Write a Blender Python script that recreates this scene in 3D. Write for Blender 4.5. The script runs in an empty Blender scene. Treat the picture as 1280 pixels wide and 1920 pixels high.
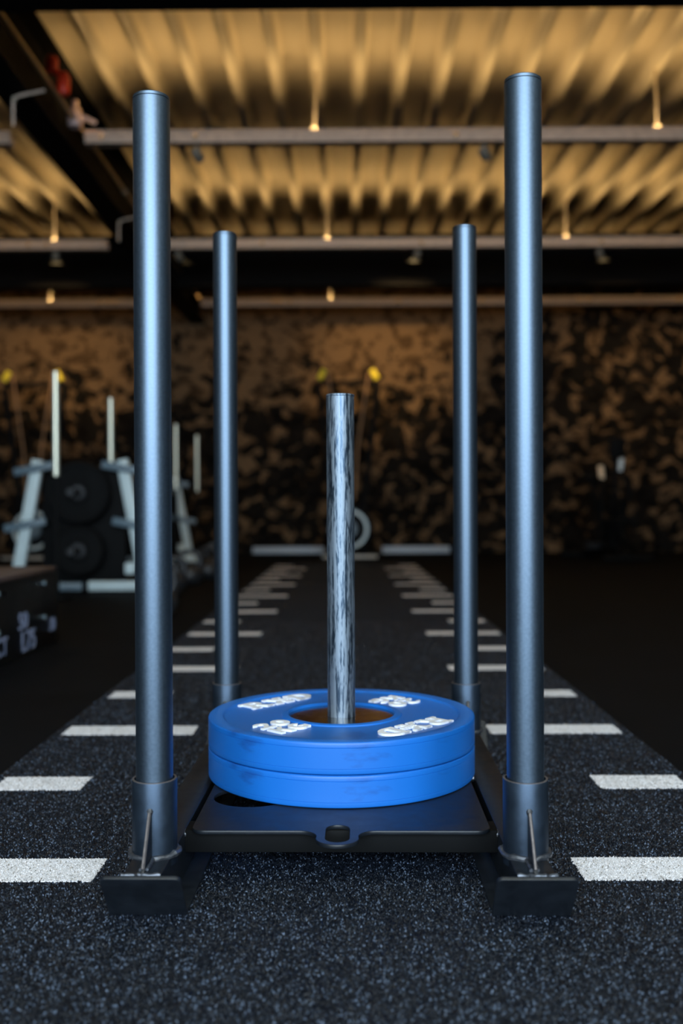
import bpy, bmesh, math, random
import numpy as np
from mathutils import Vector, Matrix

random.seed(7)
rng = np.random.default_rng(11)
scene = bpy.context.scene
COL = scene.collection
PI = math.pi
D = math.radians

# ------------------------------------------------------------------ camera
cam_data = bpy.data.cameras.new('camera')
cam = bpy.data.objects.new('camera', cam_data)
COL.objects.link(cam)
cam_data.sensor_fit = 'VERTICAL'
cam_data.sensor_height = 36.0
cam_data.sensor_width = 24.0
cam_data.lens = 1867.0 / 1920.0 * 36.0
cam_data.clip_start = 0.05
cam_data.dof.use_dof = True
cam_data.dof.focus_distance = 1.46
cam_data.dof.aperture_fstop = 2.5
cam.matrix_world = (Matrix.Translation((0, 0, 0.517)) @ Matrix.Rotation(D(0.307), 4, 'Z')
                    @ Matrix.Rotation(D(90 - 0.153), 4, 'X') @ Matrix.Rotation(D(-0.25), 4, 'Z'))
scene.camera = cam

# ------------------------------------------------------------------ view, world
scene.view_settings.view_transform = 'Standard'
scene.view_settings.look = 'None'
scene.view_settings.gamma = 1.0
scene.view_settings.use_curve_mapping = False
scene.view_settings.exposure = 0.0
world = bpy.data.worlds.new('world')
scene.world = world
world.use_nodes = True
world.node_tree.nodes['Background'].inputs[0].default_value = (0.55, 0.75, 1.0, 1)
world.node_tree.nodes['Background'].inputs[1].default_value = 0.02

# ------------------------------------------------------------------ daylight through the wide window in the wall behind the camera
DOOR_Y = -3.4
day = bpy.data.lights.new('window_daylight', 'AREA')
day.shape = 'RECTANGLE'
day.size = 5.6
day.size_y = 2.2
day.energy = 560
day.color = (0.72, 0.87, 1.0)
dayo = bpy.data.objects.new('window_daylight', day)
COL.objects.link(dayo)
dayo.location = (0.0, DOOR_Y - 0.02, 1.90)
dayo.rotation_euler = (D(90), 0, 0)
# an area lamp shines along its local -Z: turned so that it faces +Y
WARM = (1.0, 0.65, 0.27)
LED_W = 8.5          # watt per metre of LED strip on the trays

# ------------------------------------------------------------------ helpers
def link(o, parent=None):
    COL.objects.link(o)
    if parent is not None:
        o.parent = parent
    return o

def tag(o, label=None, cat=None, group=None, kind=None):
    if label: o['label'] = label
    if cat: o['category'] = cat
    if group: o['group'] = group
    if kind: o['kind'] = kind
    return o

def empty(name, loc=(0, 0, 0), rz=0.0, label=None, cat=None, group=None):
    o = bpy.data.objects.new(name, None)
    o.empty_display_size = 0.05
    link(o)
    o.location = loc
    o.rotation_euler = (0, 0, rz)
    return tag(o, label, cat, group)

def finish(me, angle=35):
    me.shade_smooth()
    me.set_sharp_from_angle(angle=D(angle))
    return me

class MB:
    """collects shapes for one mesh"""
    def __init__(self):
        self.v = []
        self.f = []
    def add(self, vs, fs):
        n = len(self.v)
        self.v += [tuple(p) for p in vs]
        self.f += [tuple(i + n for i in q) for q in fs]
        return self
    def box(self, lo, hi, M=None):
        x0, y0, z0 = lo; x1, y1, z1 = hi
        vs = [(x0, y0, z0), (x1, y0, z0), (x1, y1, z0), (x0, y1, z0), (x0, y0, z1), (x1, y0, z1), (x1, y1, z1), (x0, y1, z1)]
        if M is not None:
            vs = [M @ Vector(p) for p in vs]
        return self.add(vs, [(0, 3, 2, 1), (4, 5, 6, 7), (0, 1, 5, 4), (1, 2, 6, 5), (2, 3, 7, 6), (3, 0, 4, 7)])
    def prism(self, poly, a0, a1, axis='z'):
        """convex or star-like polygon pushed along an axis; poly in the other two axes"""
        def P(p, a):
            if axis == 'z': return (p[0], p[1], a)
            if axis == 'x': return (a, p[0], p[1])
            return (p[0], a, p[1])
        n = len(poly)
        vs = [P(p, a0) for p in poly] + [P(p, a1) for p in poly]
        fs = [tuple(range(n)), tuple(range(2 * n - 1, n - 1, -1))]
        fs += [(i, i + n, (i + 1) % n + n, (i + 1) % n) for i in range(n)]
        return self.add(vs, fs)
    def tube(self, pts, r, seg=12, caps=True, closed=False):
        pts = [Vector(p) for p in pts]
        n = len(pts)
        rr = r if isinstance(r, (list, tuple)) else [r] * n
        up = None
        rings = []
        for i, p in enumerate(pts):
            a = pts[(i - 1) % n] if (closed or i > 0) else p
            b = pts[(i + 1) % n] if (closed or i < n - 1) else p
            t = (b - a).normalized()
            if up is None:
                up = t.orthogonal().normalized()
            up = (up - t * up.dot(t))
            up = up.normalized() if up.length > 1e-6 else t.orthogonal().normalized()
            w = t.cross(up)
            rings.append([p + (up * math.cos(2 * PI * k / seg) + w * math.sin(2 * PI * k / seg)) * rr[i] for k in range(seg)])
        vs = [q for ring in rings for q in ring]
        fs = []
        for i in range(n if closed else n - 1):
            j = (i + 1) % n
            for k in range(seg):
                l = (k + 1) % seg
                fs.append((i * seg + k, i * seg + l, j * seg + l, j * seg + k))
        if caps and not closed:
            fs.append(tuple(range(seg - 1, -1, -1)))
            fs.append(tuple((n - 1) * seg + k for k in range(seg)))
        return self.add(vs, fs)
    def lathe(self, prof, seg=64, M=None, closed=True):
        """profile (r, z) round the z axis; closed joins last point to first"""
        n = len(prof)
        vs = []
        for k in range(seg):
            c, s = math.cos(2 * PI * k / seg), math.sin(2 * PI * k / seg)
            for r, z in prof:
                p = Vector((r * c, r * s, z))
                vs.append(M @ p if M is not None else p)
        fs = []
        for k in range(seg):
            l = (k + 1) % seg
            for i in range(n if closed else n - 1):
                j = (i + 1) % n
                fs.append((k * n + i, l * n + i, l * n + j, k * n + j))
        return self.add(vs, fs)
    def mesh(self, name, bevel=0.0, angle=35, seg=2):
        bm = bmesh.new()
        vv = [bm.verts.new(p) for p in self.v]
        for q in self.f:
            try:
                bm.faces.new([vv[i] for i in q])
            except ValueError:
                pass
        bmesh.ops.remove_doubles(bm, verts=bm.verts, dist=1e-6)
        bmesh.ops.recalc_face_normals(bm, faces=bm.faces)
        if bevel > 0:
            es = [e for e in bm.edges if len(e.link_faces) == 2 and e.calc_face_angle(0) > D(30)]
            bmesh.ops.bevel(bm, geom=es, offset=bevel, segments=seg, affect='EDGES', profile=0.5)
        me = bpy.data.meshes.new(name)
        bm.to_mesh(me)
        bm.free()
        return finish(me, angle)
    def build(self, name, mat, parent=None, bevel=0.0, angle=35, seg=2):
        o = bpy.data.objects.new(name, self.mesh(name, bevel, angle, seg))
        o.data.materials.append(mat)
        return link(o, parent)

def cyl_prof(r, z0, z1, b=0.001):
    return [(0.0, z0), (r - b, z0), (r, z0 + b), (r, z1 - b), (r - b, z1), (0.0, z1)]

def plate(name, mat, loops, z0, thick, bev=0.0006, parent=None):
    """flat sheet with holes, cut from outlines (first loop outside, others holes)"""
    cu = bpy.data.curves.new(name, 'CURVE')
    cu.dimensions = '2D'
    cu.fill_mode = 'BOTH'
    cu.extrude = thick / 2 - bev
    cu.bevel_depth = bev
    cu.bevel_resolution = 1
    for lp in loops:
        sp = cu.splines.new('POLY')
        sp.points.add(len(lp) - 1)
        for i, p in enumerate(lp):
            sp.points[i].co = (p[0], p[1], 0, 1)
        sp.use_cyclic_u = True
    tmp = bpy.data.objects.new('tmp', cu)
    COL.objects.link(tmp)
    dg = bpy.context.evaluated_depsgraph_get()
    me = bpy.data.meshes.new_from_object(tmp.evaluated_get(dg))
    bpy.data.objects.remove(tmp)
    bpy.data.curves.remove(cu)
    me.name = name
    me.transform(Matrix.Translation((0, 0, z0 + thick / 2)))
    me.materials.clear()
    me.materials.append(mat)
    finish(me, 40)
    return link(bpy.data.objects.new(name, me), parent)

def text_mesh(body, size, depth, offset=0.0):
    cu = bpy.data.curves.new('t', 'FONT')
    cu.body = body
    cu.size = size
    cu.extrude = depth / 2
    cu.offset = offset
    cu.align_x = 'CENTER'
    cu.align_y = 'CENTER'
    cu.resolution_u = 3
    tmp = bpy.data.objects.new('tmp', cu)
    COL.objects.link(tmp)
    dg = bpy.context.evaluated_depsgraph_get()
    me = bpy.data.meshes.new_from_object(tmp.evaluated_get(dg))
    bpy.data.objects.remove(tmp)
    bpy.data.curves.remove(cu)
    me.transform(Matrix.Translation((0, 0, depth / 2)))
    return me

def arc(cx, cy, r, a0, a1, n):
    return [(cx + r * math.cos(D(a0 + (a1 - a0) * i / n)), cy + r * math.sin(D(a0 + (a1 - a0) * i / n))) for i in range(n + 1)]

def copy_tree(o, parent=None):
    c = o.copy()
    COL.objects.link(c)
    c.parent = parent
    for ch in list(o.children):
        copy_tree(ch, c)
    return c

# ------------------------------------------------------------------ materials
def mat(name, color, rough=0.5, metal=0.0, spec=0.5, noise=None, bump=None, emit=None, coat=0.0):
    """noise=(scale, amount, rough amount), bump=(scale, strength)"""
    m = bpy.data.materials.new(name)
    m.use_nodes = True
    nt = m.node_tree
    b = nt.nodes['Principled BSDF']
    b.inputs['Base Color'].default_value = (*color, 1)
    b.inputs['Roughness'].default_value = rough
    b.inputs['Metallic'].default_value = metal
    b.inputs['Specular IOR Level'].default_value = spec
    b.inputs['Coat Weight'].default_value = coat
    tc = nt.nodes.new('ShaderNodeTexCoord')
    if noise:
        n = nt.nodes.new('ShaderNodeTexNoise')
        n.inputs['Scale'].default_value = noise[0]
        n.inputs['Detail'].default_value = 5
        nt.links.new(tc.outputs['Object'], n.inputs['Vector'])
        mr = nt.nodes.new('ShaderNodeMapRange')
        mr.inputs[1].default_value = 0.3
        mr.inputs[2].default_value = 0.7
        mr.inputs[3].default_value = 1 - noise[1]
        mr.inputs[4].default_value = 1 + noise[1]
        nt.links.new(n.outputs['Fac'], mr.inputs[0])
        mx = nt.nodes.new('ShaderNodeMix')
        mx.data_type = 'RGBA'
        mx.blend_type = 'MULTIPLY'
        mx.inputs[0].default_value = 1
        mx.inputs[6].default_value = (*color, 1)
        nt.links.new(mr.outputs[0], mx.inputs[7])
        nt.links.new(mx.outputs[2], b.inputs['Base Color'])
        if len(noise) > 2:
            m2 = nt.nodes.new('ShaderNodeMapRange')
            m2.inputs[1].default_value = 0.3
            m2.inputs[2].default_value = 0.7
            m2.inputs[3].default_value = rough - noise[2]
            m2.inputs[4].default_value = rough + noise[2]
            nt.links.new(n.outputs['Fac'], m2.inputs[0])
            nt.links.new(m2.outputs[0], b.inputs['Roughness'])
    if bump:
        n = nt.nodes.new('ShaderNodeTexNoise')
        n.inputs['Scale'].default_value = bump[0]
        n.inputs['Detail'].default_value = 3
        nt.links.new(tc.outputs['Object'], n.inputs['Vector'])
        bp = nt.nodes.new('ShaderNodeBump')
        bp.inputs['Strength'].default_value = bump[1]
        bp.inputs['Distance'].default_value = 0.001
        nt.links.new(n.outputs['Fac'], bp.inputs['Height'])
        nt.links.new(bp.outputs[0], b.inputs['Normal'])
    if emit:
        b.inputs['Emission Color'].default_value = (*emit[0], 1)
        b.inputs['Emission Strength'].default_value = emit[1]
    return m

M_POLE = mat('powder_coat_pole', (0.118, 0.162, 0.218), 0.45, 1.0, noise=(260, 0.08, 0.02), bump=(900, 0.08))
M_SLED = mat('powder_coat_black', (0.0075, 0.0105, 0.0155), 0.42, 0.1, noise=(40, 0.25, 0.05), bump=(700, 0.08))
M_SOCKET = mat('powder_coat_socket', (0.042, 0.062, 0.092), 0.44, 0.85, noise=(60, 0.15, 0.04), bump=(700, 0.08))
M_WELD = mat('weld_bead', (0.10, 0.11, 0.13), 0.38, 0.7, noise=(120, 0.3, 0.1), bump=(220, 0.8))
M_EDGE = mat('worn_edge_steel', (0.14, 0.125, 0.125), 0.5, 0.5, noise=(150, 0.2))
M_BOLT = mat('bolt_zinc', (0.30, 0.32, 0.36), 0.35, 0.9)
M_HUB = mat('hub_steel', (0.46, 0.40, 0.35), 0.16, 1.0, noise=(60, 0.12, 0.05))
M_WHITE_PRINT = mat('white_raised_print', (0.82, 0.83, 0.86), 0.5, noise=(300, 0.06))
M_RUBBER = mat('black_rubber_floor', (0.0045, 0.0055, 0.0072), 0.7, 0.0, 0.05, noise=(3, 0.2), bump=(350, 0.25))
M_BLACK = mat('black_paint', (0.004, 0.004, 0.005), 0.6, 0.0, 0.12, noise=(20, 0.15))
M_BEAM = mat('beam_black_paint', (0.0030, 0.0028, 0.0030), 0.7, 0.0, 0.06, noise=(8, 0.2))
M_WALL_DARK = mat('wall_dark_paint', (0.006, 0.006, 0.007), 0.8, 0.0, 0.2, noise=(4, 0.2))
M_TRAY = mat('tray_galvanised', (0.44, 0.34, 0.27), 0.5, 0.3, noise=(25, 0.15, 0.08))
M_ROD = mat('rod_zinc', (0.34, 0.30, 0.24), 0.4, 0.5)
M_LED = mat('led_diffuser', (0.9, 0.8, 0.6), 0.4, emit=(WARM, 3.0))
M_GREY = mat('light_grey_paint', (0.52, 0.63, 0.66), 0.45, noise=(12, 0.06))
M_GREY_DARK = mat('blue_grey_paint', (0.10, 0.15, 0.19), 0.45, noise=(12, 0.08))
M_CHROME = mat('brushed_chrome', (0.80, 0.80, 0.66), 0.35, 0.7)
M_YELLOW = mat('yellow_rubber', (0.85, 0.70, 0.03), 0.5)
M_CORD = mat('tan_cord', (0.30, 0.17, 0.09), 0.8)
M_RED = mat('red_paint', (0.90, 0.05, 0.012), 0.4)
M_TAN = mat('tan_grip', (0.92, 0.68, 0.45), 0.6)
M_PALE = mat('pale_grip', (0.80, 0.86, 0.86), 0.6)
M_PLY = mat('box_black_film', (0.008, 0.009, 0.010), 0.32, noise=(15, 0.2, 0.05))
M_PLY_EDGE = mat('box_edge', (0.12, 0.09, 0.09), 0.5, noise=(60, 0.2))
M_PRINT = mat('box_print', (0.30, 0.36, 0.56), 0.6)
M_BASE_W = mat('skirting_grey', (0.40, 0.47, 0.55), 0.5, noise=(6, 0.05))
M_RACK = mat('matte_black', (0.0035, 0.004, 0.0045), 0.7, 0.0, 0.12)
M_IRON = mat('cast_iron_black', (0.020, 0.022, 0.026), 0.45, 0.2, noise=(60, 0.2), bump=(200, 0.3))

def nodes_of(m):
    return m.node_tree.nodes, m.node_tree.links, m.node_tree.nodes['Principled BSDF']

# blue rubber of the bumper plates, with dull scuffs
M_BLUE = mat('blue_rubber', (0.012, 0.135, 0.56), 0.42, 0.0, 0.5)
N, L, B = nodes_of(M_BLUE)
tc = N['Texture Coordinate']
mp = N.new('ShaderNodeMapping'); mp.inputs['Scale'].default_value = (11, 11, 34)
nz = N.new('ShaderNodeTexNoise'); nz.inputs['Scale'].default_value = 1.0; nz.inputs['Detail'].default_value = 5
L.new(tc.outputs['Object'], mp.inputs['Vector']); L.new(mp.outputs[0], nz.inputs['Vector'])
cr = N.new('ShaderNodeValToRGB')
cr.color_ramp.elements[0].position = 0.60; cr.color_ramp.elements[0].color = (0.007, 0.140, 0.54, 1)
cr.color_ramp.elements[1].position = 0.72; cr.color_ramp.elements[1].color = (0.007, 0.085, 0.36, 1)
L.new(nz.outputs['Fac'], cr.inputs[0]); L.new(cr.outputs[0], B.inputs['Base Color'])
n2 = N.new('ShaderNodeTexNoise'); n2.inputs['Scale'].default_value = 700
L.new(tc.outputs['Object'], n2.inputs['Vector'])
bp = N.new('ShaderNodeBump'); bp.inputs['Strength'].default_value = 0.12; bp.inputs['Distance'].default_value = 0.0006
L.new(n2.outputs['Fac'], bp.inputs['Height']); L.new(bp.outputs[0], B.inputs['Normal'])

# worn, greasy bare-steel weight post: dark bare patches in streaks along the length
M_POST = mat('worn_bare_steel', (0.4, 0.5, 0.6), 0.3, 0.9)
N, L, B = nodes_of(M_POST)
tc = N['Texture Coordinate']
def post_noise(sc, detail, dist=0.0):
    mp = N.new('ShaderNodeMapping'); mp.inputs['Scale'].default_value = sc
    nz = N.new('ShaderNodeTexNoise'); nz.inputs['Scale'].default_value = 1.0
    nz.inputs['Detail'].default_value = detail; nz.inputs['Distortion'].default_value = dist
    L.new(tc.outputs['Object'], mp.inputs['Vector']); L.new(mp.outputs[0], nz.inputs['Vector'])
    return nz
sa = post_noise((260, 260, 12), 9, 0.2)
sb = post_noise((520, 520, 75), 5)
ad = N.new('ShaderNodeMath'); ad.operation = 'MULTIPLY_ADD'
ad.inputs[1].default_value = 0.5
L.new(sb.outputs['Fac'], ad.inputs[0]); L.new(sa.outputs['Fac'], ad.inputs[2])
cr = N.new('ShaderNodeValToRGB')
e = cr.color_ramp.elements
e[0].position = 0.66; e[0].color = (0.055, 0.085, 0.125, 1)
e[1].position = 0.79; e[1].color = (0.27, 0.33, 0.395, 1)
L.new(ad.outputs[0], cr.inputs[0]); L.new(cr.outputs[0], B.inputs['Base Color'])
rr = N.new('ShaderNodeMapRange')
rr.inputs[1].default_value = 0.66; rr.inputs[2].default_value = 0.79; rr.inputs[3].default_value = 0.36; rr.inputs[4].default_value = 0.60
L.new(ad.outputs[0], rr.inputs[0]); L.new(rr.outputs[0], B.inputs['Roughness'])
bp = N.new('ShaderNodeBump'); bp.inputs['Strength'].default_value = 0.3; bp.inputs['Distance'].default_value = 0.0003
L.new(ad.outputs[0], bp.inputs['Height']); L.new(bp.outputs[0], B.inputs['Normal'])

# turf of the track: grains of the pile carry a random shade
def turf_mat(name, c0, c1, rough, spec, attr=True):
    m = mat(name, c0, rough, 0.0, spec)
    N, L, B = nodes_of(m)
    if attr:
        at = N.new('ShaderNodeAttribute'); at.attribute_name = 'grain'
        src = at.outputs['Fac']
    else:
        vz = N.new('ShaderNodeTexVoronoi'); vz.inputs['Scale'].default_value = 330
        L.new(N['Texture Coordinate'].outputs['Object'], vz.inputs['Vector'])
        sp = N.new('ShaderNodeSeparateColor'); L.new(vz.outputs['Color'], sp.inputs[0])
        src = sp.outputs[0]
        bp = N.new('ShaderNodeBump'); bp.inputs['Strength'].default_value = 0.9; bp.inputs['Distance'].default_value = 0.002
        L.new(vz.outputs['Distance'], bp.inputs['Height']); L.new(bp.outputs[0], B.inputs['Normal'])
    cr = N.new('ShaderNodeValToRGB')
    e = cr.color_ramp.elements
    e[0].position = 0.0; e[0].color = (*c0, 1)
    e[1].position = 1.0; e[1].color = (*c1, 1)
    k = e.new(0.84); k.color = (*[a * 1.6 for a in c0], 1)
    L.new(src, cr.inputs[0]); L.new(cr.outputs[0], B.inputs['Base Color'])
    return m
M_TURF = turf_mat('turf_fibre_black', (0.0042, 0.0062, 0.0108), (0.13, 0.175, 0.26), 0.30, 0.5)
M_TURF_FAR = turf_mat('turf_far_black', (0.0105, 0.0145, 0.022), (0.085, 0.11, 0.16), 0.65, 0.08, attr=False)
M_LINE = mat('turf_fibre_white', (0.78, 0.77, 0.80), 0.7, 0.0, 0.3, noise=(120, 0.08))

# profiled roof deck
M_DECK = mat('galvanised_roof_deck', (0.66, 0.58, 0.44), 0.30, 0.65)

# camouflage mural on the far wall
M_CAMO = mat('camouflage_mural', (0.1, 0.07, 0.05), 0.85, 0.0, 0.06)
N, L, B = nodes_of(M_CAMO)
tc = N['Texture Coordinate']
def camo_noise(scale, detail, dist, off):
    mp = N.new('ShaderNodeMapping'); mp.inputs['Location'].default_value = off
    mp.inputs['Scale'].default_value = (1.0, 1.0, 1.15)
    nz = N.new('ShaderNodeTexNoise'); nz.inputs['Scale'].default_value = scale
    nz.inputs['Detail'].default_value = detail; nz.inputs['Distortion'].default_value = dist
    nz.inputs['Roughness'].default_value = 0.45
    L.new(tc.outputs['Object'], mp.inputs['Vector']); L.new(mp.outputs[0], nz.inputs['Vector'])
    return nz
na = camo_noise(5.2, 2, 0.9, (0, 0, 0))
nb = camo_noise(7.0, 2, 0.8, (7, 0, 3))
nc = camo_noise(0.8, 1, 0.0, (2, 0, 9))
sx = N.new('ShaderNodeSeparateXYZ'); L.new(tc.outputs['Object'], sx.inputs[0])
up = N.new('ShaderNodeMapRange')           # the mural turns to plain brown towards its top
up.inputs[1].default_value = 1.6; up.inputs[2].default_value = 2.45; up.inputs[3].default_value = 0.0; up.inputs[4].default_value = 0.22
L.new(sx.outputs['Z'], up.inputs[0])
rt = N.new('ShaderNodeMapRange')           # the plain part stops on the right
rt.inputs[1].default_value = 1.5; rt.inputs[2].default_value = 2.3; rt.inputs[3].default_value = 1.0; rt.inputs[4].default_value = 0.0
L.new(sx.outputs['X'], rt.inputs[0])
mu = N.new('ShaderNodeMath'); mu.operation = 'MULTIPLY'
L.new(up.outputs[0], mu.inputs[0]); L.new(rt.outputs[0], mu.inputs[1])
ad = N.new('ShaderNodeMath'); ad.operation = 'ADD'
L.new(na.outputs['Fac'], ad.inputs[0]); L.new(mu.outputs[0], ad.inputs[1])
r1 = N.new('ShaderNodeValToRGB')
e = r1.color_ramp.elements
e[0].position = 0.525; e[0].color = (0.0085, 0.0070, 0.0058, 1)
e[1].position = 0.610; e[1].color = (0.135, 0.085, 0.046, 1)
L.new(ad.outputs[0], r1.inputs[0])
r2 = N.new('ShaderNodeValToRGB')
e = r2.color_ramp.elements
e[0].position = 0.52; e[0].color = (1, 1, 1, 1)
e[1].position = 0.56; e[1].color = (0.42, 0.40, 0.38, 1)
L.new(nb.outputs['Fac'], r2.inputs[0])
mx = N.new('ShaderNodeMix'); mx.data_type = 'RGBA'; mx.blend_type = 'MULTIPLY'; mx.inputs[0].default_value = 1
L.new(r1.outputs[0], mx.inputs[6]); L.new(r2.outputs[0], mx.inputs[7])
L.new(mx.outputs[2], B.inputs['Base Color'])

# ------------------------------------------------------------------ the room
FZ = -0.003                       # rubber floor, a hair under the turf
H0 = 0.517
DECK = H0 + 2.70                  # underside of the roof deck
BEAMB = H0 + 2.20                 # underside of the beams
WALLY = 11.9
X0, X1 = -6.0, 6.0
tag(MB().box((X0, DOOR_Y, FZ - 0.1), (X1, WALLY, FZ)).build('floor', M_RUBBER), kind='structure')
tag(MB().box((X0, WALLY, FZ), (X1, WALLY + 0.2, DECK + 0.3)).build('wall_far', M_CAMO), kind='structure')
tag(MB().box((X0 - 0.2, DOOR_Y, FZ), (X0, WALLY, DECK + 0.3)).build('wall_left', M_WALL_DARK), kind='structure')
tag(MB().box((X1, DOOR_Y, FZ), (X1 + 0.2, WALLY, DECK + 0.3)).build('wall_right', M_WALL_DARK), kind='structure')
wb = MB()
wb.box((X0, DOOR_Y - 0.2, FZ), (-2.85, DOOR_Y, DECK + 0.3))
wb.box((2.85, DOOR_Y - 0.2, FZ), (X1, DOOR_Y, DECK + 0.3))
wb.box((-2.85, DOOR_Y - 0.2, 3.02), (2.85, DOOR_Y, DECK + 0.3))
wb.box((-2.85, DOOR_Y - 0.2, FZ), (2.85, DOOR_Y, 0.78))
tag(wb.build('wall_back', M_WALL_DARK), kind='structure')

# profiled deck: trapezoid flutes running away from the camera
PITCH, DEPTH = 0.262, 0.105
prof = []
x = X0 - 0.05
XOFF = 0.09
k0 = int((X0 - 0.2) / PITCH); k1 = int((X1 + 0.2) / PITCH) + 1
for k in range(k0, k1):
    c = k * PITCH + XOFF
    prof += [(c - 0.027, 0), (c + 0.027, 0), (c + 0.056, DEPTH), (c + 0.206, DEPTH)]
dk = MB()
vs = []; fs = []
ys = np.linspace(DOOR_Y, WALLY, 2)
for yv in ys:
    vs += [(p[0], yv, DECK + p[1]) for p in prof]
n = len(prof)
for j in range(len(ys) - 1):
    for i in range(n - 1):
        fs.append((j * n + i, j * n + i + 1, (j + 1) * n + i + 1, (j + 1) * n + i))
dk.add(vs, fs)
# sheet thickness and roof above
deck = dk.build('ceiling', M_DECK, angle=20)
sol = deck.modifiers.new('thick', 'SOLIDIFY'); sol.thickness = 0.002
tag(deck, kind='structure')
tag(MB().box((X0, DOOR_Y, DECK + DEPTH + 0.02), (X1, WALLY, DECK + DEPTH + 0.12)).build('roof_slab', M_WALL_DARK), kind='structure')

def ibeam(x0, x1, y0, y1, along, zb=BEAMB, zt=DECK - 0.001):
    m = MB()
    t = 0.016
    if along == 'x':
        m.box((x0, y0, zb), (x1, y1, zb + t)).box((x0, y0, zt - t), (x1, y1, zt))
        c = (y0 + y1) / 2
        m.box((x0, c - 0.006, zb + t), (x1, c + 0.006, zt - t))
    else:
        m.box((x0, y0, zb), (x1, y1, zb + t)).box((x0, y0, zt - t), (x1, y1, zt))
        c = (x0 + x1) / 2
        m.box((c - 0.006, y0, zb + t), (c + 0.006, y1, zt - t))
    return tag(m.build('steel_beam', M_BEAM), kind='structure')
ibeam(X0, X1, 4.20, 4.39, 'x')
ibeam(X0, X1, 9.78, 9.98, 'x')
ibeam(-1.86, -1.67, DOOR_Y, WALLY, 'y', zb=BEAMB + 0.02)

# skirting along the foot of the mural
bb = tag(empty('baseboard_far', (0.06, WALLY - 0.05, FZ)), kind='structure')
for a, b in ((-1.18, -0.33), (0.36, 1.16)):
    MB().box((a, -0.03, 0), (b, 0.045, 0.075)).build('skirting_board', M_BASE_W, bb, bevel=0.004)

# ------------------------------------------------------------------ turf track with its distance marks
TX0, TX1 = -0.680, 0.652
TYF = 9.7
track = tag(empty('turf_track', (0, 0, 0)), kind='structure')
MB().box((TX0, DOOR_Y + 0.3, -0.02), (TX1, TYF, 0.0)).build('turf_base', M_TURF_FAR, track)

def chip_mesh(name, xs, ys, size, hmin, hmax, material, lighten=True):
    """little three-sided blades, one per point, all in one mesh"""
    n = len(xs)
    a = rng.uniform(0, 2 * PI, n)
    s = size * rng.uniform(0.6, 1.3, n)
    h = rng.uniform(hmin, hmax, n)
    V = np.zeros((n, 4, 3), np.float32)
    for k in range(3):
        V[:, k, 0] = xs + s * np.cos(a + k * 2 * PI / 3)
        V[:, k, 1] = ys + s * np.sin(a + k * 2 * PI / 3)
    V[:, 3, 0] = xs + s * rng.normal(0, 0.7, n)
    V[:, 3, 1] = ys + s * rng.normal(0, 0.7, n)
    V[:, 3, 2] = h
    base = (np.arange(n) * 4)[:, None, None]
    T = (base + np.array([[0, 1, 3], [1, 2, 3], [2, 0, 3]])[None]).reshape(-1)
    me = bpy.data.meshes.new(name)
    me.vertices.add(4 * n)
    me.vertices.foreach_set('co', V.reshape(-1))
    me.loops.add(9 * n)
    me.loops.foreach_set('vertex_index', T.astype(np.int32))
    me.polygons.add(3 * n)
    me.polygons.foreach_set('loop_start', np.arange(0, 9 * n, 3, dtype=np.int32))
    me.update(calc_edges=True)
    at = me.attributes.new('grain', 'FLOAT', 'POINT')
    at.data.foreach_set('value', np.repeat(rng.uniform(0, 1, n), 4).astype(np.float32))
    me.materials.append(material)
    return me

ROW0, ROWD = 1.427, 0.4525
XC = -0.0145
DL = 0.045                       # half depth of a mark
marks = []
for k in range(0, 18):
    yc = ROW0 + ROWD * k
    inner = 0.3425 if k % 2 == 0 else 0.481
    marks.append((XC - 0.645, XC - inner, yc, k))
    marks.append((XC + inner, XC + 0.645, yc, k))

# black pile near the camera
def pile_points(y0, y1, step):
    nx = int((TX1 - TX0) / step); ny = int((y1 - y0) / step)
    gx, gy = np.meshgrid(np.arange(nx), np.arange(ny))
    px = TX0 + (gx.ravel() + rng.uniform(0, 1, nx * ny)) * step
    py = y0 + (gy.ravel() + rng.uniform(0, 1, nx * ny)) * step
    return px, py
PX, PY = [], []
for y0, y1, st in ((0.80, 1.45, 0.0026), (1.45, 2.0, 0.0031), (2.0, 3.0, 0.0042), (3.0, 4.6, 0.0062)):
    a, b = pile_points(y0, y1, st)
    PX.append(a); PY.append(b)
PX = np.concatenate(PX); PY = np.concatenate(PY)
keep = np.ones(len(PX), bool)
jx = rng.normal(0, 0.0016, len(PX)); jy = rng.normal(0, 0.0016, len(PX))
for a, b, yc, k in marks:
    if yc < 4.7:
        keep &= ~((PX + jx > a) & (PX + jx < b) & (np.abs(PY + jy - yc) < DL))
PX = PX[keep]; PY = PY[keep]
po = bpy.data.objects.new('turf_pile', chip_mesh('turf_pile', PX, PY, 0.0019, 0.0010, 0.0034, M_TURF))
tag(link(po, track), kind='stuff')

for a, b, yc, k in marks:
    me = MB().box((a, yc - DL, 0.0), (b, yc + DL, 0.0012)).mesh('marking_line')
    me.materials.append(M_LINE)
    if k <= 3:
        st = 0.0028 if k < 2 else 0.004
        nx = int((b - a + 0.008) / st); ny = int((2 * DL + 0.008) / st)
        gx, gy = np.meshgrid(np.arange(nx), np.arange(ny))
        px = a - 0.004 + (gx.ravel() + rng.uniform(0, 1, nx * ny)) * st
        py = yc - DL - 0.004 + (gy.ravel() + rng.uniform(0, 1, nx * ny)) * st
        jx = rng.normal(0, 0.0016, len(px)); jy = rng.normal(0, 0.0016, len(px))
        ok = (px + jx > a) & (px + jx < b) & (np.abs(py + jy - yc) < DL)
        cm = chip_mesh('c', px[ok], py[ok], 0.0021, 0.0014, 0.0034, M_LINE)
        bm = bmesh.new(); bm.from_mesh(me); bm.from_mesh(cm); bm.to_mesh(me); bm.free()
        bpy.data.meshes.remove(cm)
    link(bpy.data.objects.new('marking_line', me), track)

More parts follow.
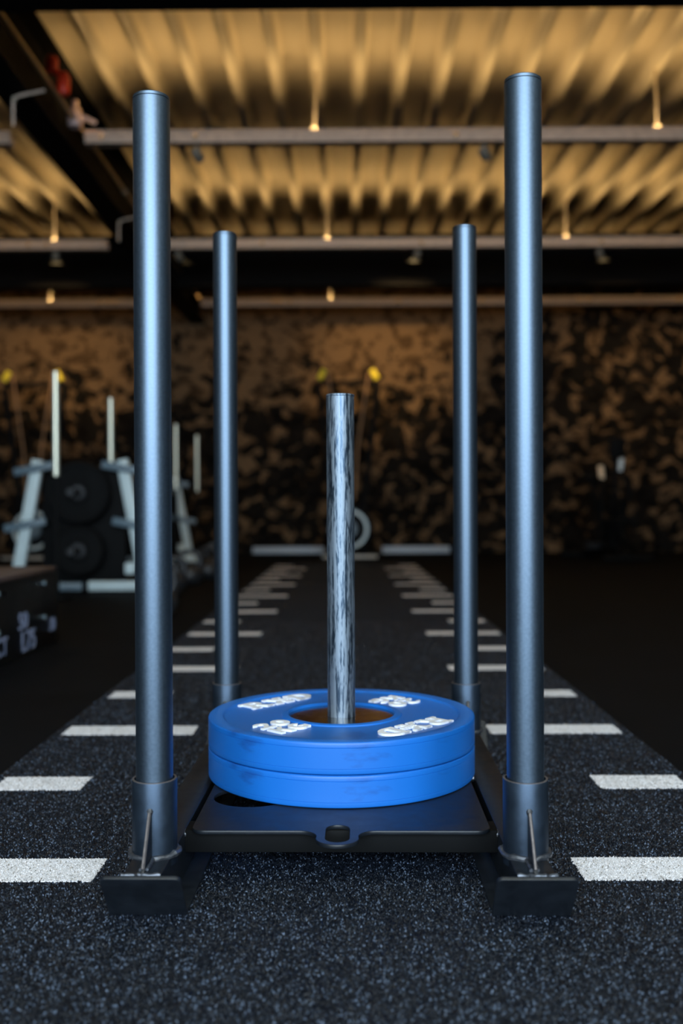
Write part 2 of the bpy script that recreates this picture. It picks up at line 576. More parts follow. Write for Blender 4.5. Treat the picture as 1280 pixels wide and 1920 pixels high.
# ------------------------------------------------------------------ the push sled
sled = empty('push_sled', (-0.007, 1.667, 0.0), D(-0.68), 'black steel push sled with four tall blue-grey poles on the turf track', 'push sled')
UX = 0.2435; PV = 0.36
POLE_R = 0.0242
TOPS = {(-1, -1): 1.0605, (1, -1): 1.0775, (-1, 1): 1.0795, (1, 1): 1.0885}
for sx_ in (-1, 1):
    u = sx_ * UX
    rb = MB().prism([(-0.392, 0.005), (-0.443, 0.066), (0.443, 0.066), (0.392, 0.005)], u - 0.0245, u + 0.0245, 'x')
    runner = rb.build('runner', M_SLED, sled, bevel=0.0025)
    MB().box((u - 0.049, -0.398, 0.0), (u + 0.049, 0.398, 0.005)).build('skid_plate', M_SLED, runner, bevel=0.001)
    for sv in (-1, 1):
        # bent-up toe with rounded upper corners, worn upper edge
        w, hgt, r = 0.049, 0.0815, 0.007
        lp = [(-w, 0), (w, 0)] + arc(w - r, hgt - r, r, 0, 90, 5) + arc(-w + r, hgt - r, r, 90, 180, 5)
        toe = plate('toe_plate', M_SLED, [lp], 0.0, 0.0055, 0.0012, runner)
        ang = math.atan2(0.064, 0.051)
        # local x -> u, y -> up the slope, z -> thickness
        Mx = Matrix(((1, 0, 0, u), (0, sv * math.cos(ang), sv * math.sin(ang), sv * 0.398), (0, math.sin(ang), -math.cos(ang), 0.0045), (0, 0, 0, 1)))
        if sv < 0:
            Mx = Matrix(((1, 0, 0, u), (0, -math.cos(ang), -math.sin(ang), -0.3985), (0, math.sin(ang), -math.cos(ang), 0.0040), (0, 0, 0, 1)))
        toe.data.transform(Mx)
        if Mx.determinant() < 0:
            toe.data.flip_normals()
        # weld between toe and runner
        wd = MB()
        pts = [(u - 0.024 + 0.048 * i / 14, sv * (0.4445 + random.uniform(-0.001, 0.001)), 0.0665 + random.uniform(-0.0006, 0.0008)) for i in range(15)]
        wd.tube(pts, [0.0028 + random.uniform(-0.0006, 0.0012) for _ in pts], 8)
        wd.build('weld_bead', M_WELD, runner)
    for sv in (-1, 1):
        v = sv * PV
        # socket the pole stands in
        sk = MB().lathe([(0.0295, 0.054), (0.0295, 0.1625), (0.0288, 0.164), (0.0262, 0.164), (0.0254, 0.1625), (0.0254, 0.054)], 48)
        so = sk.build('pole_socket', M_SOCKET, sled)
        so.location = (u, v, 0)
        # bright worn rim
        MB().lathe([(0.0262, 0.1635), (0.0290, 0.1635), (0.0290, 0.1646), (0.0262, 0.1646)], 48).build('worn_rim', M_EDGE, so)
        wd = MB()
        pts = []; rad = []
        for i in range(28):
            a = 2 * PI * i / 28
            pts.append((0.0305 * math.cos(a), 0.0305 * math.sin(a), 0.0675 + random.uniform(-0.001, 0.0015)))
            rad.append(0.0042 + random.uniform(-0.001, 0.0013))
        wd.tube(pts, rad, 8, closed=True)
        wd.build('weld_bead', M_WELD, so)
        for sg in (-1, 1):
            # gusset fin along the runner, inside and outside of the socket
            g = MB().prism([(sg * 0.027, 0.066), (sg * 0.078, 0.0665), (sg * 0.074, 0.070), (sg * 0.033, 0.1285), (sg * 0.027, 0.1285)], -0.0024, 0.0024, 'x')
            gu = g.build('gusset', M_SLED, so, bevel=0.0005)
            ln = MB().tube([(0, sg * 0.0745, 0.0705), (0, sg * 0.0338, 0.1278)], 0.0022, 6)
            wt = MB().tube([(0, sg * 0.0285, 0.124), (0, sg * 0.031, 0.1295), (0, sg * 0.0300, 0.132)], [0.003, 0.0042, 0.0024], 8)
            for side in (-1, 1):
                pts = [(side * 0.004, sg * (0.031 + 0.0022 * i), 0.0672 + random.uniform(0, 0.001)) for i in range(18)]
                MB().tube(pts, [0.0026 + random.uniform(-0.0007, 0.0009) for _ in pts], 6).build('weld_bead', M_WELD, so)
            o = wt.build('weld_bead', M_WELD, so)
            o = ln.build('gusset_edge', M_EDGE, so)
            o['label'] = 'bare brown-grey cut edge of the gusset'
        # pole
        top = TOPS[(sx_, sv)]
        pl = MB().lathe([(0.0, 0.07), (POLE_R, 0.07), (POLE_R, top - 0.0058), (POLE_R - 0.0008, top - 0.0052), (0.0, top - 0.0052)], 64)
        po = pl.build('upright_pole', M_POLE, sled)
        po.location = (u, v, 0)
        MB().lathe([(0.0, top - 0.0052), (POLE_R - 0.0003, top - 0.0045), (POLE_R - 0.0003, top - 0.0012), (POLE_R - 0.0018, top), (0.0, top)], 64).build('end_cap', M_POLE, po)

# deck plate with towing lug and cut-out
hw, vf, vr, rc = 0.207, -0.292, 0.325, 0.018
lug_w, lug_e = 0.0285, -0.3505
lc = lug_e + lug_w
lp = []
lp += arc(-hw + rc, vf + rc, rc, 180, 270, 6)
fr = 0.026
lp += arc(-lug_w - fr * 0.95 - 0.004, vf - fr, fr, 90, 12, 6)
lp += arc(-0.004, lc, lug_w, 190, 350, 18)
lp += arc(lug_w + fr * 0.95 - 0.004, vf - fr, fr, 168, 90, 6)
lp += arc(hw - rc, vf + rc, rc, 270, 360, 6)
lp += arc(hw - rc, vr - rc, rc, 0, 90, 6)
lp += arc(-hw + rc, vr - rc, rc, 90, 180, 6)
hole = arc(-0.004, lc - 0.001, 0.0178, 180, 360, 12) + arc(-0.004, lc + 0.037, 0.0178, 0, 180, 12)
oval = [(-0.140 + 0.060 * math.cos(D(a)), -0.130 + 0.054 * math.sin(D(a))) for a in range(0, 360, 12)]
dkp = plate('deck_plate', M_SLED, [lp, hole[::-1], oval[::-1]], 0.0675, 0.0055, 0.0012, sled)
for sx_ in (-1, 1):
    for vv in (-0.268, 0.02, 0.30):
        MB().tube([(sx_ * 0.203, vv, 0.0610), (sx_ * 0.2195, vv, 0.0610)], 0.0062, 12).build('bolt', M_BOLT, dkp)
for vv in (-0.252, 0.25):
    MB().box((-0.2195, vv - 0.022, 0.036), (0.2195, vv + 0.022, 0.0675)).build('cross_member', M_RACK, sled, bevel=0.002)
# worn weight post
PU, PVV = -0.004, 0.030
ph = MB().lathe([(0.0, 0.066), (0.0235, 0.066), (0.0235, 0.7085), (0.0, 0.7085)], 64)
wp = ph.build('weight_post', M_POST, sled)
wp.location = (PU, PVV, 0)
MB().lathe([(0.0, 0.7085), (0.0232, 0.7085), (0.0241, 0.7095), (0.0241, 0.7115), (0.0232, 0.7125), (0.0, 0.7125)], 64).build('post_cap', M_POST, wp)

# ------------------------------------------------------------------ blue bumper plates
T = 0.0495
PR = 0.225
def bumper_body():
    pf = [(0.0905, T - 0.0075), (0.0905, T - 0.0022), (0.0915, T - 0.0014), (0.0985, T - 0.0014), (0.1015, T - 0.0022), (0.1030, T - 0.0042),
          (0.196, T - 0.0042), (0.1985, T - 0.0032), (0.2005, T - 0.0010), (0.2030, T - 0.0002), (0.2205, T - 0.0002), (0.2232, T - 0.0008), (0.2245, T - 0.0020),
          (PR, T - 0.0035), (PR, T - 0.0085), (PR - 0.0007, T - 0.0090), (PR, T - 0.0095),
          (PR, 0.0095), (PR - 0.0006, 0.0090), (PR, 0.0085), (PR, 0.0035), (0.2245, 0.0020), (0.2232, 0.0008), (0.2205, 0.0003),
          (0.2030, 0.0003), (0.2000, 0.0010), (0.1960, 0.0042), (0.1030, 0.0042), (0.0985, 0.0014), (0.0905, 0.0014)]
    return MB().lathe(pf, 160)

def glyph(m, quads, z0, z1):
    for i, q in enumerate(quads):
        m.prism(q, z0 - 1e-5 * i, z1 + 1e-5 * i, 'z')
def ringq(cx, cy, ro, ri, a0, a1, n, sx=1.0, sy=1.0):
    out = []
    for i in range(n):
        b0 = D(a0 + (a1 - a0) * i / n); b1 = D(a0 + (a1 - a0) * (i + 1) / n)
        out.append([(cx + sx * ri[0] * math.cos(b0), cy + sy * ri[1] * math.sin(b0)), (cx + sx * ro[0] * math.cos(b0), cy + sy * ro[1] * math.sin(b0)),
                    (cx + sx * ro[0] * math.cos(b1), cy + sy * ro[1] * math.sin(b1)), (cx + sx * ri[0] * math.cos(b1), cy + sy * ri[1] * math.sin(b1))])
    return out
def rq(x0, y0, x1, y1):
    return [(x0, y0), (x1, y0), (x1, y1), (x0, y1)]
def bar(x0, y0, x1, y1, w):
    return [(x0 - w / 2, y0), (x0 + w / 2, y0), (x1 + w / 2, y1), (x1 - w / 2, y1)]
G_R = [rq(0.12, 0, 0.34, 1), rq(0, 0, 0.48, 0.15), rq(0, 0.85, 0.3, 1), rq(0.36, 0.80, 0.62, 1.0), rq(0.36, 0.40, 0.62, 0.58)] + \
      ringq(0.62, 0.70, (0.34, 0.30), (0.10, 0.11), -90, 90, 9) + [bar(0.90, 0.0, 0.62, 0.44, 0.28), rq(0.74, 0, 1.14, 0.15)]
G_X = [bar(0.18, 0, 0.80, 1, 0.25), bar(0.82, 0, 0.20, 1, 0.25), rq(-0.04, 0, 0.40, 0.15), rq(0.60, 0, 1.06, 0.15), rq(-0.02, 0.85, 0.42, 1), rq(0.60, 0.85, 1.04, 1)]
G_D = [rq(0.10, 0, 0.38, 1), rq(0, 0, 0.5, 0.16), rq(0, 0.84, 0.5, 1)] + ringq(0.46, 0.5, (0.58, 0.5), (0.30, 0.34), -90, 90, 12)
G_2 = ringq(0.34, 0.70, (0.34, 0.30), (0.13, 0.12), 170, -40, 10) + [[(0.02, 0.0), (0.30, 0.02), (0.62, 0.50), (0.44, 0.58)], rq(0.0, 0.0, 0.70, 0.20)]
G_0 = ringq(0.36, 0.5, (0.36, 0.5), (0.14, 0.26), 0, 360, 20)
G_K = [rq(0, 0, 0.22, 1), [(0.16, 0.42), (0.30, 0.34), (0.76, 1.0), (0.48, 1.0)], [(0.30, 0.52), (0.44, 0.64), (0.80, 0.0), (0.52, 0.0)]]
G_G = ringq(0.40, 0.5, (0.40, 0.5), (0.18, 0.28), 45, 330, 16) + [rq(0.42, 0.34, 0.80, 0.52), rq(0.60, 0.10, 0.80, 0.45)]
def place(quads, ox, oy, sx, sy):
    return [[(ox + p[0] * sx, oy + p[1] * sy) for p in q] for q in quads]
def rot(quads, a, ca, cb):
    c, s = math.cos(a), math.sin(a)
    return [[(ca + c * p[0] - s * p[1], cb + s * p[0] + c * p[1]) for p in q] for q in quads]
Z_T = T - 0.0043
HZ = 0.0032
def letters_of(word):
    if word == 'RXD':
        h = 0.043
        out = place(G_R, -0.0775, -h / 2, 0.0435, h) + place(G_X, -0.0205, -h / 2, 0.040, h) + place(G_D, 0.031, -h / 2, 0.0445, h)
        return out
    h = 0.0335
    return (place(G_2, -0.034, 0.0035, 0.043, h) + place(G_0, 0.002, 0.0035, 0.044, h)
            + place(G_K, -0.033, -0.0375, 0.041, h) + place(G_G, 0.002, -0.0375, 0.041, h))
def small_marks():
    return [rq(-0.004 + 0.0070 * i, -0.0045, 0.0010 + 0.0070 * i, 0.0035) for i in range(5)]

def bumper_plate(z, label, extra_rot):
    t = empty('bumper_plate', (0, 0, z), 0, label, 'weight plate', 'blue bumper plates on the sled')
    c, s = math.cos(D(-0.68)), math.sin(D(-0.68))
    t.location = (-0.007 + c * PU - s * PVV, 1.667 + s * PU + c * PVV, z)
    bumper_body().build('rubber_disc', M_BLUE, t, angle=28)
    MB().lathe([(0.0238, 0.006), (0.0907, 0.006), (0.0907, T - 0.0062), (0.0250, T - 0.0062), (0.0238, T - 0.0074)], 96).build('steel_hub', M_HUB, t)
    base = D(47) + extra_rot
    for k in range(2):
        a = base + k * PI
        ux, uy = math.cos(a + PI / 2), math.sin(a + PI / 2)
        m = MB()
        glyph(m, rot(letters_of('RXD'), a, ux * 0.158, uy * 0.158), Z_T, Z_T + HZ)
        lo = m.build('raised_lettering', M_WHITE_PRINT, t)
        m = MB()
        glyph(m, rot(small_marks(), a, ux * 0.158, uy * 0.158), Z_T, Z_T + HZ + 0.0012)
        m.build('raised_marks', M_WHITE_PRINT, lo)
        lx, ly = -math.cos(a), -math.sin(a)
        m = MB()
        glyph(m, rot(letters_of('20KG'), a, lx * 0.142, ly * 0.142), Z_T, Z_T + HZ)
        m.build('raised_lettering', M_WHITE_PRINT, t)
    return t
bumper_plate(0.0731, 'lower blue rubber bumper plate, resting on the black sled deck', D(25))
bumper_plate(0.0731 + T + 0.0002, 'upper blue rubber bumper plate with white raised lettering, stacked on another', 0.0)

# ------------------------------------------------------------------ cable trays with LED strips and spots under the deck
TRAYZ = H0 + 2.295
def spot(tray, x, aim, watt, size=75):
    """small spot head under a tray; aim is a world point"""
    base = Vector(tray.location)
    p = Vector((x, 0.03, -0.085))
    hd = MB().tube([p + Vector((0, 0, 0.05)), p + Vector((0, 0, 0.0))], 0.012, 10).build('spot_bracket', M_ROD, tray)
    d = (Vector(aim) - (base + p)).normalized()
    a = p - d * 0.035; b = p + d * 0.055
    MB().tube([a, a + (b - a) * 0.15, b], [0.020, 0.030, 0.032], 16).build('spot_head', M_ROD, hd)
    # flat blocker added above the mouth to keep spot light off the beam steel
    side = Vector((-d.y, d.x, 0)).normalized()
    upv = side.cross(-d).normalized()
    upv = upv if upv.z > 0 else -upv
    MV = Matrix((( side.x, d.x, upv.x, b.x), (side.y, d.y, upv.y, b.y), (side.z, d.z, upv.z, b.z), (0, 0, 0, 1)))
    if base.y > 8:
        MB().box((-0.09, -0.03, 0.034), (0.09, 0.20, 0.037), MV).build('spot_light_blocker', M_RACK, hd)
    ld = bpy.data.lights.new('spot_light', 'SPOT')
    ld.energy = watt
    ld.color = WARM
    ld.spot_size = D(size)
    ld.spot_blend = 1.0
    ld.shadow_soft_size = 0.015
    lo = bpy.data.objects.new('spot_light', ld)
    link(lo, tray)
    lo.location = b + d * 0.01
    lo.rotation_euler = d.to_track_quat('-Z', 'Y').to_euler()

def cable_tray(x0, x1, y, label, rods, boost=1.0):
    t = empty('cable_tray', (0, y, TRAYZ), 0, label, 'cable tray', 'cable trays under the roof deck')
    m = MB()
    m.box((x0, -0.035, -0.04), (x1, -0.033, 0.0412)).box((x0, 0.033, -0.04), (x1, 0.035, 0.03)).box((x0, -0.033, -0.04), (x1, 0.033, -0.038))
    m.build('channel', M_TRAY, t)
    # rolled lower lip with notches
    lp = MB().box((x0, -0.040, -0.047), (x1, -0.030, -0.040))
    lp.build('lower_lip', M_RACK, t)
    MB().box((x0, -0.033, 0.030), (x1, -0.014, 0.034)).build('led_carrier', M_BLACK, t)
    MB().box((x0, -0.016, 0.034), (x1, -0.0145, 0.0475)).build('led_shield', M_BLACK, t)
    MB().box((x0, -0.0315, 0.034), (x1, -0.0245, 0.0365)).build('led_strip', M_LED, t)
    ld = bpy.data.lights.new('led_light', 'AREA')
    ld.shape = 'RECTANGLE'
    ld.size = x1 - x0
    ld.size_y = 0.007
    ld.energy = LED_W * (x1 - x0) * boost
    ld.color = WARM
    lo = bpy.data.objects.new('led_light', ld)
    link(lo, t)
    lo.location = ((x0 + x1) / 2, -0.028, 0.0385)
    lo.rotation_euler = (PI, 0, 0)
    for rx, tilt in rods:
        r = MB().tube([(rx, 0.0, 0.03), (rx + tilt, 0.0, DECK - TRAYZ + 0.002)], 0.0085, 8).build('hanger_rod', M_ROD, t)
        MB().lathe([(0.0, 0.034), (0.020, 0.034), (0.024, 0.045), (0.020, 0.062), (0.0, 0.066)], 12, Matrix.Translation((rx, 0.0, 0))).build('hanger_nut', M_ROD, r)
    return t
M_CLIP = mat('clip_brass', (0.95, 0.72, 0.42), 0.22, 1.0)
def clips(tray, xs, r_=0.022):
    for cx in xs:
        c = MB().lathe([(0.0, 0.0), (r_, 0.0), (r_ * 0.92, 0.35 * r_), (r_ * 0.6, 0.75 * r_), (0.0, r_)], 14,
                       Matrix.Translation((cx, -0.035, 0.0)) @ Matrix.Rotation(PI / 2, 4, 'X'), closed=False)
        c.build('tray_clip', M_CLIP, tray, angle=60)
BXL, BXR = -2.06, -1.60
t1 = cable_tray(BXR, 5.6, 6.15, 'nearest grey cable tray, hung below the golden roof deck', [(-0.19, 0.012), (1.92, -0.01), (4.0, 0)])
cable_tray(-5.6, BXL, 6.15, 'short stub of grey cable tray at the upper left edge, left of the dark beam', [(-3.2, 0)])
t2 = cable_tray(BXR, 5.6, 8.62, 'middle grey cable tray, just in front of the dark cross beam', [(-0.16, 0.0), (1.90, 0), (4.0, 0)])
t2l = cable_tray(-5.6, BXL, 8.62, 'grey cable tray left of the dark beam, at the level of the middle tray', [(-2.52, 0), (-4.2, 0)])
t3 = cable_tray(BXR, 5.6, 11.05, 'farthest cable tray, brightly lit close to the camouflage wall', [(-0.17, 0.0), (1.9, 0), (4.0, 0)])
t3l = cable_tray(-5.6, BXL, 11.05, 'farthest cable tray left of the dark beam, close to the camouflage wall', [(-3.28, 0)])
clips(t3, [-0.80, -0.73, -0.62, 0.58, 1.50, 2.14, 2.58, 2.68, 3.67])
clips(t3l, [-2.72, -2.63, -2.55, -3.28])
clips(t2, [-0.72, 0.65, 2.20], 0.018)
clips(t2l, [-2.74, -2.58], 0.018)
clips(t1, [-1.50, -0.92, 0.68], 0.016)
spot(t2, 0.62, (0.45, WALLY, 2.25), 400, 42)
spot(t2, 2.20, (3.5, WALLY, 2.10), 190, 42)
spot(t2, -1.45, (-1.0, WALLY, 2.15), 45, 40)
spot(t2l, -2.52, (-3.4, WALLY, 2.2), 280, 42)
spot(t1, 0.86, (2.9, WALLY, 1.45), 55, 30)
spot(t1, -0.92, (-0.3, WALLY, 1.7), 12, 34)

# conduit along the dark beam with its fittings
cd = empty('conduit', (-1.64, 0, H0 + 2.37), 0, 'brass-coloured conduit running along the dark roof beam at upper left', 'conduit')
MB().tube([(0, -3.0, 0), (0, WALLY - 0.05, 0)], 0.014, 12).build('conduit_pipe', mat('conduit_brass', (0.50, 0.36, 0.20), 0.4, 0.6), cd)
for yy in (3.2, 7.4, 10.6):
    MB().lathe([(0.014, -0.012), (0.020, -0.012), (0.020, 0.012), (0.014, 0.012)], 16, Matrix.Translation((0, yy, 0)) @ Matrix.Rotation(PI / 2, 4, 'X')).build('pipe_clip', M_ROD, cd)
JB = Vector((0.0, 6.05, 0.035))
M_FIT = mat('fitting_pale', (0.62, 0.45, 0.42), 0.5, 0.2)
MB().lathe([(0.0, -0.075), (0.040, -0.075), (0.046, -0.055), (0.046, -0.01), (0.034, 0.03), (0.017, 0.045), (0.017, 0.085), (0.0, 0.085)], 20, Matrix.Translation(JB)).build('fitting_body', M_FIT, cd)
MB().tube([JB + Vector(p) for p in ((0.02, 0, -0.01), (0.07, 0.01, -0.02), (0.12, 0.03, -0.04))], [0.018, 0.014, 0.012], 10).build('side_arm', M_FIT, cd)
rv = empty('red_valve', (-1.632, 5.62, H0 + 2.44), 0, 'red valve on the dark beam at upper left', 'valve')
MB().lathe([(0.0, -0.04), (0.028, -0.04), (0.034, -0.02), (0.034, 0.03), (0.022, 0.05), (0.0, 0.05)], 18, Matrix.Translation((-0.02, 0, 0.075))).build('valve_cap', M_RED, rv)
MB().lathe([(0.0, -0.07), (0.026, -0.07), (0.034, -0.05), (0.036, 0.02), (0.024, 0.05), (0.0, 0.05)], 18, Matrix.Translation((0.045, 0, -0.02))).build('valve_body', M_RED, rv)
MB().tube([(-0.02, 0, 0.06), (0.045, 0, 0.0)], 0.016, 10).build('valve_stem', M_RED, rv)
for nm, lab, x_, y_ in (('conduit_elbow', 'thin grey conduit elbow hanging under the dark beam, near the red valve', -1.76, 5.28), ('conduit_elbow', 'thin grey conduit elbow hanging under the dark beam, farther back past the nearest tray', -1.72, 7.55)):
    eo = empty(nm, (x_, y_, BEAMB), 0, lab, 'conduit')
    MB().tube([(0, 0, -0.16), (0, 0, -0.03), (0.012, 0, -0.006), (0.04, 0, 0.004), (0.17, 0, 0.03)], 0.008, 8).build('bent_pipe', M_TRAY, eo)
    MB().lathe([(0.0, -0.012), (0.013, -0.012), (0.013, 0.012), (0.0, 0.012)], 12, Matrix.Translation((0.005, 0, -0.018))).build('coupling', M_ROD, eo)

# ------------------------------------------------------------------ equipment in the background
# black wooden jump box
bx = empty('jump_box', (-1.53, 3.26, FZ), 0, 'low black jump box with pale print at the left edge of the picture', 'jump box')
BW, BD, BH = 0.38, 0.68, 0.300
body = MB().box((-BW, -BD, 0), (BW, BD, BH - 0.018)).build('box_body', M_PLY, bx, bevel=0.004)
MB().box((-BW, -BD, BH - 0.018), (BW, BD, BH)).build('lid', M_PLY_EDGE, bx, bevel=0.004)
for yy in (-0.60, -0.30, 0.02, 0.52):
    for zz in (0.245, 0.115):
        MB().lathe([(0.0, 0.0), (0.010, 0.0), (0.010, 0.0015), (0.008, 0.003), (0.0, 0.003)], 14, Matrix.Translation((BW, yy, zz)) @ Matrix.Rotation(PI / 2, 4, 'Y')).build('screw', mat('screw_zinc', (0.45, 0.62, 0.75), 0.35, 0.6) if yy == -0.60 and zz > 0.2 else bpy.data.materials['screw_zinc'], body)
def side_text(body_txt, size, yy, zz, sx=1.0):
    me = text_mesh(body_txt, size, 0.0012, 0.0015)
    # lettering on the face towards +X reading along +Y
    me.transform(Matrix(((0, 0, 1, BW), (sx, 0, 0, yy), (0, 1, 0, zz), (0, 0, 0, 1))))
    me.materials.append(M_PRINT)
    link(bpy.data.objects.new('printed_text', me), body)
side_text('ACT', 0.085, 0.02, 0.062)
side_text('50', 0.085, 0.27, 0.125, 1.2)
side_text('L75', 0.10, 0.33, 0.050, 1.1)
side_text('30', 0.07, 0.62, 0.075)

# A-frame plate trees
def bar_between(m, a, b, w, t):
    """flat bar from a to b in the xz plane: w across, t along y"""
    a = Vector(a); b = Vector(b)
    d = (b - a).normalized(); n = Vector((-d.z, 0, d.x)) * (w / 2)
    q = [a - n, a + n, b + n, b - n]
    m.prism([(p.x, p.z) for p in q], a.y - t / 2, a.y + t / 2, 'y')
    return m
def plate_tree(loc, label):
    t = empty('plate_tree', loc, 0, label, 'weight rack', 'pale A-frame weight racks')
    for s in (-1, 1):
        a = Vector((s * 0.415, -0.06, 0.06)); b = Vector((s * 0.27, -0.06, 0.845))
        leg = bar_between(MB(), a, b, 0.072, 0.05).build('rail', M_GREY, t, bevel=0.004)
        d = (b - a).normalized(); n = Vector((d.z, 0, d.x))
        for f_ in (0.47, 0.93):
            c = a + (b - a) * f_
            c = c + Vector((0, -0.035, 0))
            m = MB()
            bar_between(m, c - n * 0.135, c + n * 0.135, 0.05, 0.03)
            m.build('cross_peg', M_GREY_DARK, leg, bevel=0.004)
    MB().box((0.07, -0.16, 0.012), (0.52, -0.09, 0.070)).build('foot_bar', M_GREY, t, bevel=0.006)
    MB().box((-0.52, -0.16, 0.012), (0.03, -0.09, 0.062)).build('foot_bar', M_GREY_DARK, t, bevel=0.006)
    for s in (-1, 1):
        MB().box((s * 0.40 - 0.03, -0.12, 0.0), (s * 0.40 + 0.03, 0.30, 0.06)).build('ground_rail', M_RACK, t, bevel=0.004)
    MB().box((0.30, -0.14, 0.115), (0.36, -0.07, 0.185)).build('foot_block', M_GREY, t, bevel=0.005)
    MB().box((-0.27, 0.02, 0.05), (0.27, 0.06, 0.80)).build('back_panel', M_RACK, t, bevel=0.004)
    for zz in (0.635, 0.265):
        MB().tube([(0, 0.03, zz), (0, -0.30, zz)], 0.024, 14).build('weight_horn', M_IRON, t)
    return t
TREE1 = (-1.71, 6.45, FZ)
plate_tree(TREE1, 'pale grey A-frame weight rack behind the jump box, nearer of the two')
TREE2 = (-1.97, 9.9, FZ)
plate_tree(TREE2, 'pale grey A-frame weight rack farther back, seen between the two left sled poles')
def black_plate(loc, r, label):
    t = empty('weight_plate', loc, 0, label, 'weight plate', 'black weight plates on the racks')
    Mx = Matrix.Rotation(PI / 2, 4, 'X')
    MB().lathe([(0.045, -0.03), (r - 0.01, -0.03), (r, -0.02), (r, 0.02), (r - 0.01, 0.03), (r * 0.85, 0.03), (r * 0.82, 0.022), (0.07, 0.022), (0.065, 0.03), (0.045, 0.03)], 40, Mx).build('rubber_disc', M_RACK, t)
    MB().lathe([(0.0252, -0.028), (0.045, -0.028), (0.045, 0.029), (0.0252, 0.029)], 24, Mx).build('hub_ring', M_IRON, t)
    return t
for (tx, ty, tz), nm in ((TREE1, 'nearer'), (TREE2, 'farther')):
    black_plate((tx, ty - 0.10, tz + 0.635), 0.200, 'black weight plate on the upper horn of the %s pale rack' % nm)
    black_plate((tx, ty - 0.10, tz + 0.265), 0.160, 'black weight plate on the lower horn of the %s pale rack' % nm)

# upright bars in a row
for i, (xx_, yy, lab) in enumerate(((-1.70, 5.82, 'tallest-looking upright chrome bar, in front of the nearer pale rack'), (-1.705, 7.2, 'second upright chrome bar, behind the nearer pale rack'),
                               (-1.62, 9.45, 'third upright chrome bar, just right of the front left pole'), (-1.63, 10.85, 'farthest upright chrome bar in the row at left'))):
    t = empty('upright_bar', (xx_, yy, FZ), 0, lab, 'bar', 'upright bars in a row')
    sl = MB().lathe(cyl_prof(0.0175, 0.72, 1.335, 0.004), 20).build('chrome_rod_top', M_CHROME, t)
    MB().lathe(cyl_prof(0.0155, 0.02, 0.72, 0.002), 16).build('rod_dark_reflection', M_RACK, t)  # black colour stands in for the dark floor reflected in the chrome
    MB().lathe(cyl_prof(0.085, 0.0, 0.02, 0.004), 24).build('base_disc', M_RACK, t)

# ski trainers with yellow grips
def ski_trainer(loc, label):
    t = empty('ski_trainer', loc, 0, label, 'exercise machine', 'ski trainers by the camouflage wall')
    MB().box((-0.28, -0.22, 0.0), (0.30, 0.40, 0.03)).build('base_plate', M_BLACK, t, bevel=0.006)
    MB().box((-0.28, -0.235, 0.004), (0.30, -0.222, 0.034)).build('base_edge', mat('base_edge_steel', (0.42, 0.38, 0.33), 0.5, 0.3) if 'base_edge_steel' not in bpy.data.materials else bpy.data.materials['base_edge_steel'], t, bevel=0.003)
    Mx = Matrix.Translation((0, 0.02, 0.31)) @ Matrix.Rotation(PI / 2, 4, 'X')
    hs = MB().lathe([(0.0, -0.10), (0.24, -0.10), (0.265, -0.08), (0.265, 0.06), (0.235, 0.08), (0.0, 0.08)], 40, Mx).build('flywheel_housing', M_BLACK, t)
    MB().lathe([(0.178, 0.078), (0.212, 0.078), (0.212, 0.092), (0.178, 0.092)], 40, Mx).build('flywheel_ring', M_GREY, hs)
    MB().lathe([(0.0, 0.078), (0.095, 0.078), (0.085, 0.095), (0.0, 0.098)], 28, Mx).build('hub_disc', M_GREY_DARK, hs)
    for s in (-1, 1):
        MB().tube([(s * 0.16, 0.06, 0.03), (s * 0.17, 0.06, 0.60), (s * 0.32, 0.04, 1.86)], [0.04, 0.035, 0.03], 10).build('mast', M_RACK, t)
    bar_ = MB().tube([(-0.33, 0.04, 1.885), (0.33, 0.04, 1.885)], 0.028, 12).build('top_bar', M_RACK, t)
    for s in (-1, 1):
        MB().tube([(s * 0.225, -0.02, 2.00), (s * 0.20, -0.03, 1.86), (s * 0.10, -0.05, 1.2), (s * 0.06, -0.06, 0.62)], 0.011, 8).build('pull_cord', M_CORD, t)
        g = MB().tube([(s * 0.255, -0.02, 2.02), (s * 0.31, -0.03, 1.92)], [0.030, 0.032], 12).build('grip', M_YELLOW, t)
        MB().tube([(s * 0.22, -0.02, 2.01), (s * 0.262, -0.02, 2.02)], 0.010, 8).build('grip_stop', M_RACK, g)
    return t
ski_trainer((0.02, 10.75, FZ), 'black ski trainer with yellow grips straight behind the weight post')
ski_trainer((-3.38, 10.75, FZ), 'black ski trainer with yellow grips at far left')

# fan bike in the dark at right
fb = empty('fan_bike', (2.62, 10.1, FZ), D(12), 'black fan bike with one tan and one pale grip at far right', 'exercise bike')
for yy in (-0.45, 0.50):
    MB().tube([(-0.26, yy, 0.035), (0.26, yy, 0.035)], 0.032, 12).build('floor_foot', M_RACK, fb)
MB().tube([(0, -0.45, 0.05), (0, -0.1, 0.12), (0, 0.50, 0.05)], 0.035, 10).build('lower_frame', M_RACK, fb)
Mx = Matrix.Translation((0, -0.18, 0.40)) @ Matrix.Rotation(PI / 2, 4, 'Y')
cage = MB()
for rr_ in (0.10, 0.16, 0.22, 0.28, 0.31):
    for xx in (-0.07, 0.07):
        cage.tube([Mx @ Vector((rr_ * math.cos(2 * PI * i / 32), rr_ * math.sin(2 * PI * i / 32), xx)) for i in range(32)], 0.005, 6, closed=True)
fan = cage.build('fan_cage', M_RACK, fb)
for i in range(8):
    a = 2 * PI * i / 8
    MB().box((0.05, -0.012, -0.05), (0.28, 0.012, 0.05), Mx @ Matrix.Rotation(a, 4, 'Z')).build('fan_blade', M_RACK, fan)
MB().tube([(0, 0.05, 0.12), (0, 0.28, 0.78)], 0.035, 10).build('seat_post', M_RACK, fb)
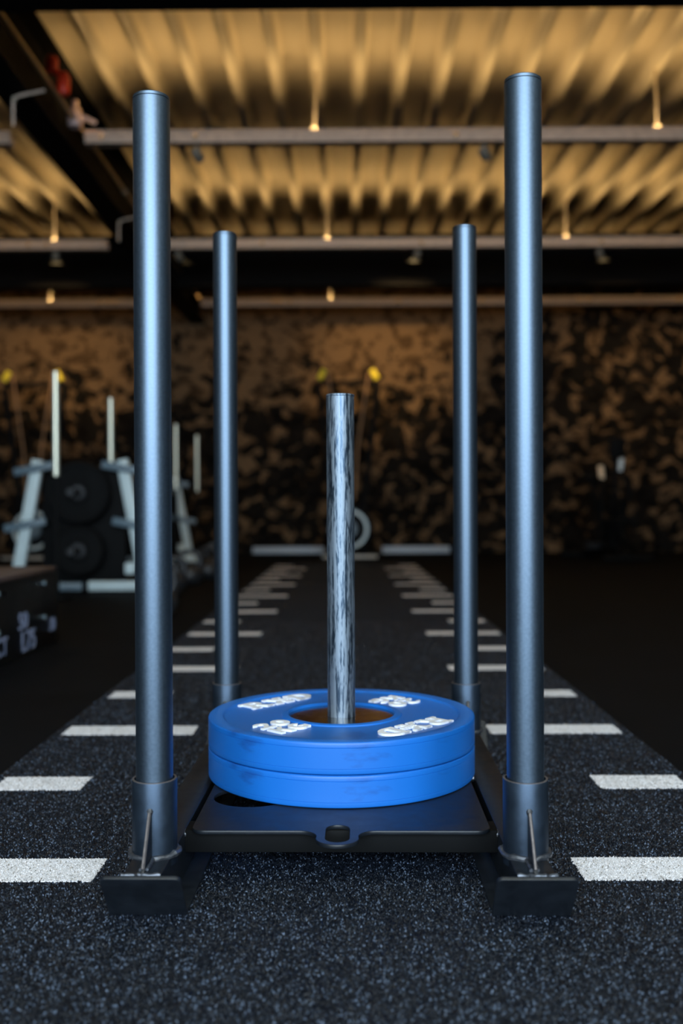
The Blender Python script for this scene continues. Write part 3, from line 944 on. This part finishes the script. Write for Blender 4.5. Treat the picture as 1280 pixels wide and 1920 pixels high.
MB().lathe([(0.0, 0.0), (0.10, 0.0), (0.13, 0.03), (0.12, 0.07), (0.0, 0.085)], 20, Matrix.Translation((0, 0.30, 0.80))).build('saddle', M_RACK, fb)
for s, zt, mt in ((-1, 0.93, M_TAN), (1, 1.01, M_PALE)):
    arm = MB().tube([(s * 0.12, -0.12, 0.35), (s * 0.15, -0.22, 0.70), (s * 0.10, -0.10, zt - 0.10)], 0.020, 10).build('swing_arm', M_RACK, fb)
    MB().tube([(s * 0.095, -0.11, zt - 0.115), (s * 0.115, -0.12, zt + 0.015)], 0.027, 14).build('grip', mt, arm)
    MB().tube([(s * 0.05, 0.02, 0.26 + s * 0.12), (s * 0.20, 0.02, 0.26 + s * 0.12)], [0.03, 0.045], 10).build('pedal', M_IRON, fb)
MB().box((-0.07, -0.26, 1.02), (0.09, -0.22, 1.22)).build('console', M_RACK, fb, bevel=0.01)
MB().tube([(0, -0.20, 0.68), (0, -0.24, 1.06)], 0.022, 10).build('console_mast', M_RACK, fb)

# row of kettlebells beside the track
def kettlebell_proto():
    t = empty('kettlebell', (0, 0, FZ), 0)
    pf = [(0.0, 0.0), (0.055, 0.0), (0.075, 0.015), (0.088, 0.05), (0.088, 0.075), (0.074, 0.11), (0.05, 0.130), (0.0, 0.138)]
    MB().lathe(pf, 28, closed=False).build('ball', M_IRON, t, angle=60)
    pts = [(-0.050, 0, 0.105), (-0.072, 0, 0.155), (-0.066, 0, 0.195), (-0.035, 0, 0.215), (0, 0, 0.219), (0.035, 0, 0.215), (0.066, 0, 0.195), (0.072, 0, 0.155), (0.050, 0, 0.105)]
    MB().tube(pts, [0.020, 0.017, 0.0165, 0.016, 0.016, 0.016, 0.0165, 0.017, 0.020], 12).build('handle', M_IRON, t, angle=60)
    return t
kp = kettlebell_proto()
names = ('nearest', 'second', 'third', 'fourth', 'fifth', 'farthest')
for i, (x_, y_, sc_) in enumerate(((-0.93, 4.95, 1.0), (-1.03, 5.6, 1.0), (-1.10, 6.3, 1.0), (-1.10, 6.95, 1.05), (-1.05, 7.5, 1.05), (-1.07, 8.1, 1.1))):
    o = kp if i == 0 else copy_tree(kp)
    o.location = (x_, y_, FZ)
    o.scale = (sc_, sc_, sc_)
    o.rotation_euler = (0, 0, D((12, -8, 15, 5, -12, 9)[i]))
    tag(o, 'black kettlebell on the dark floor left of the track, %s of the row' % names[i], 'kettlebell', 'kettlebells beside the track')
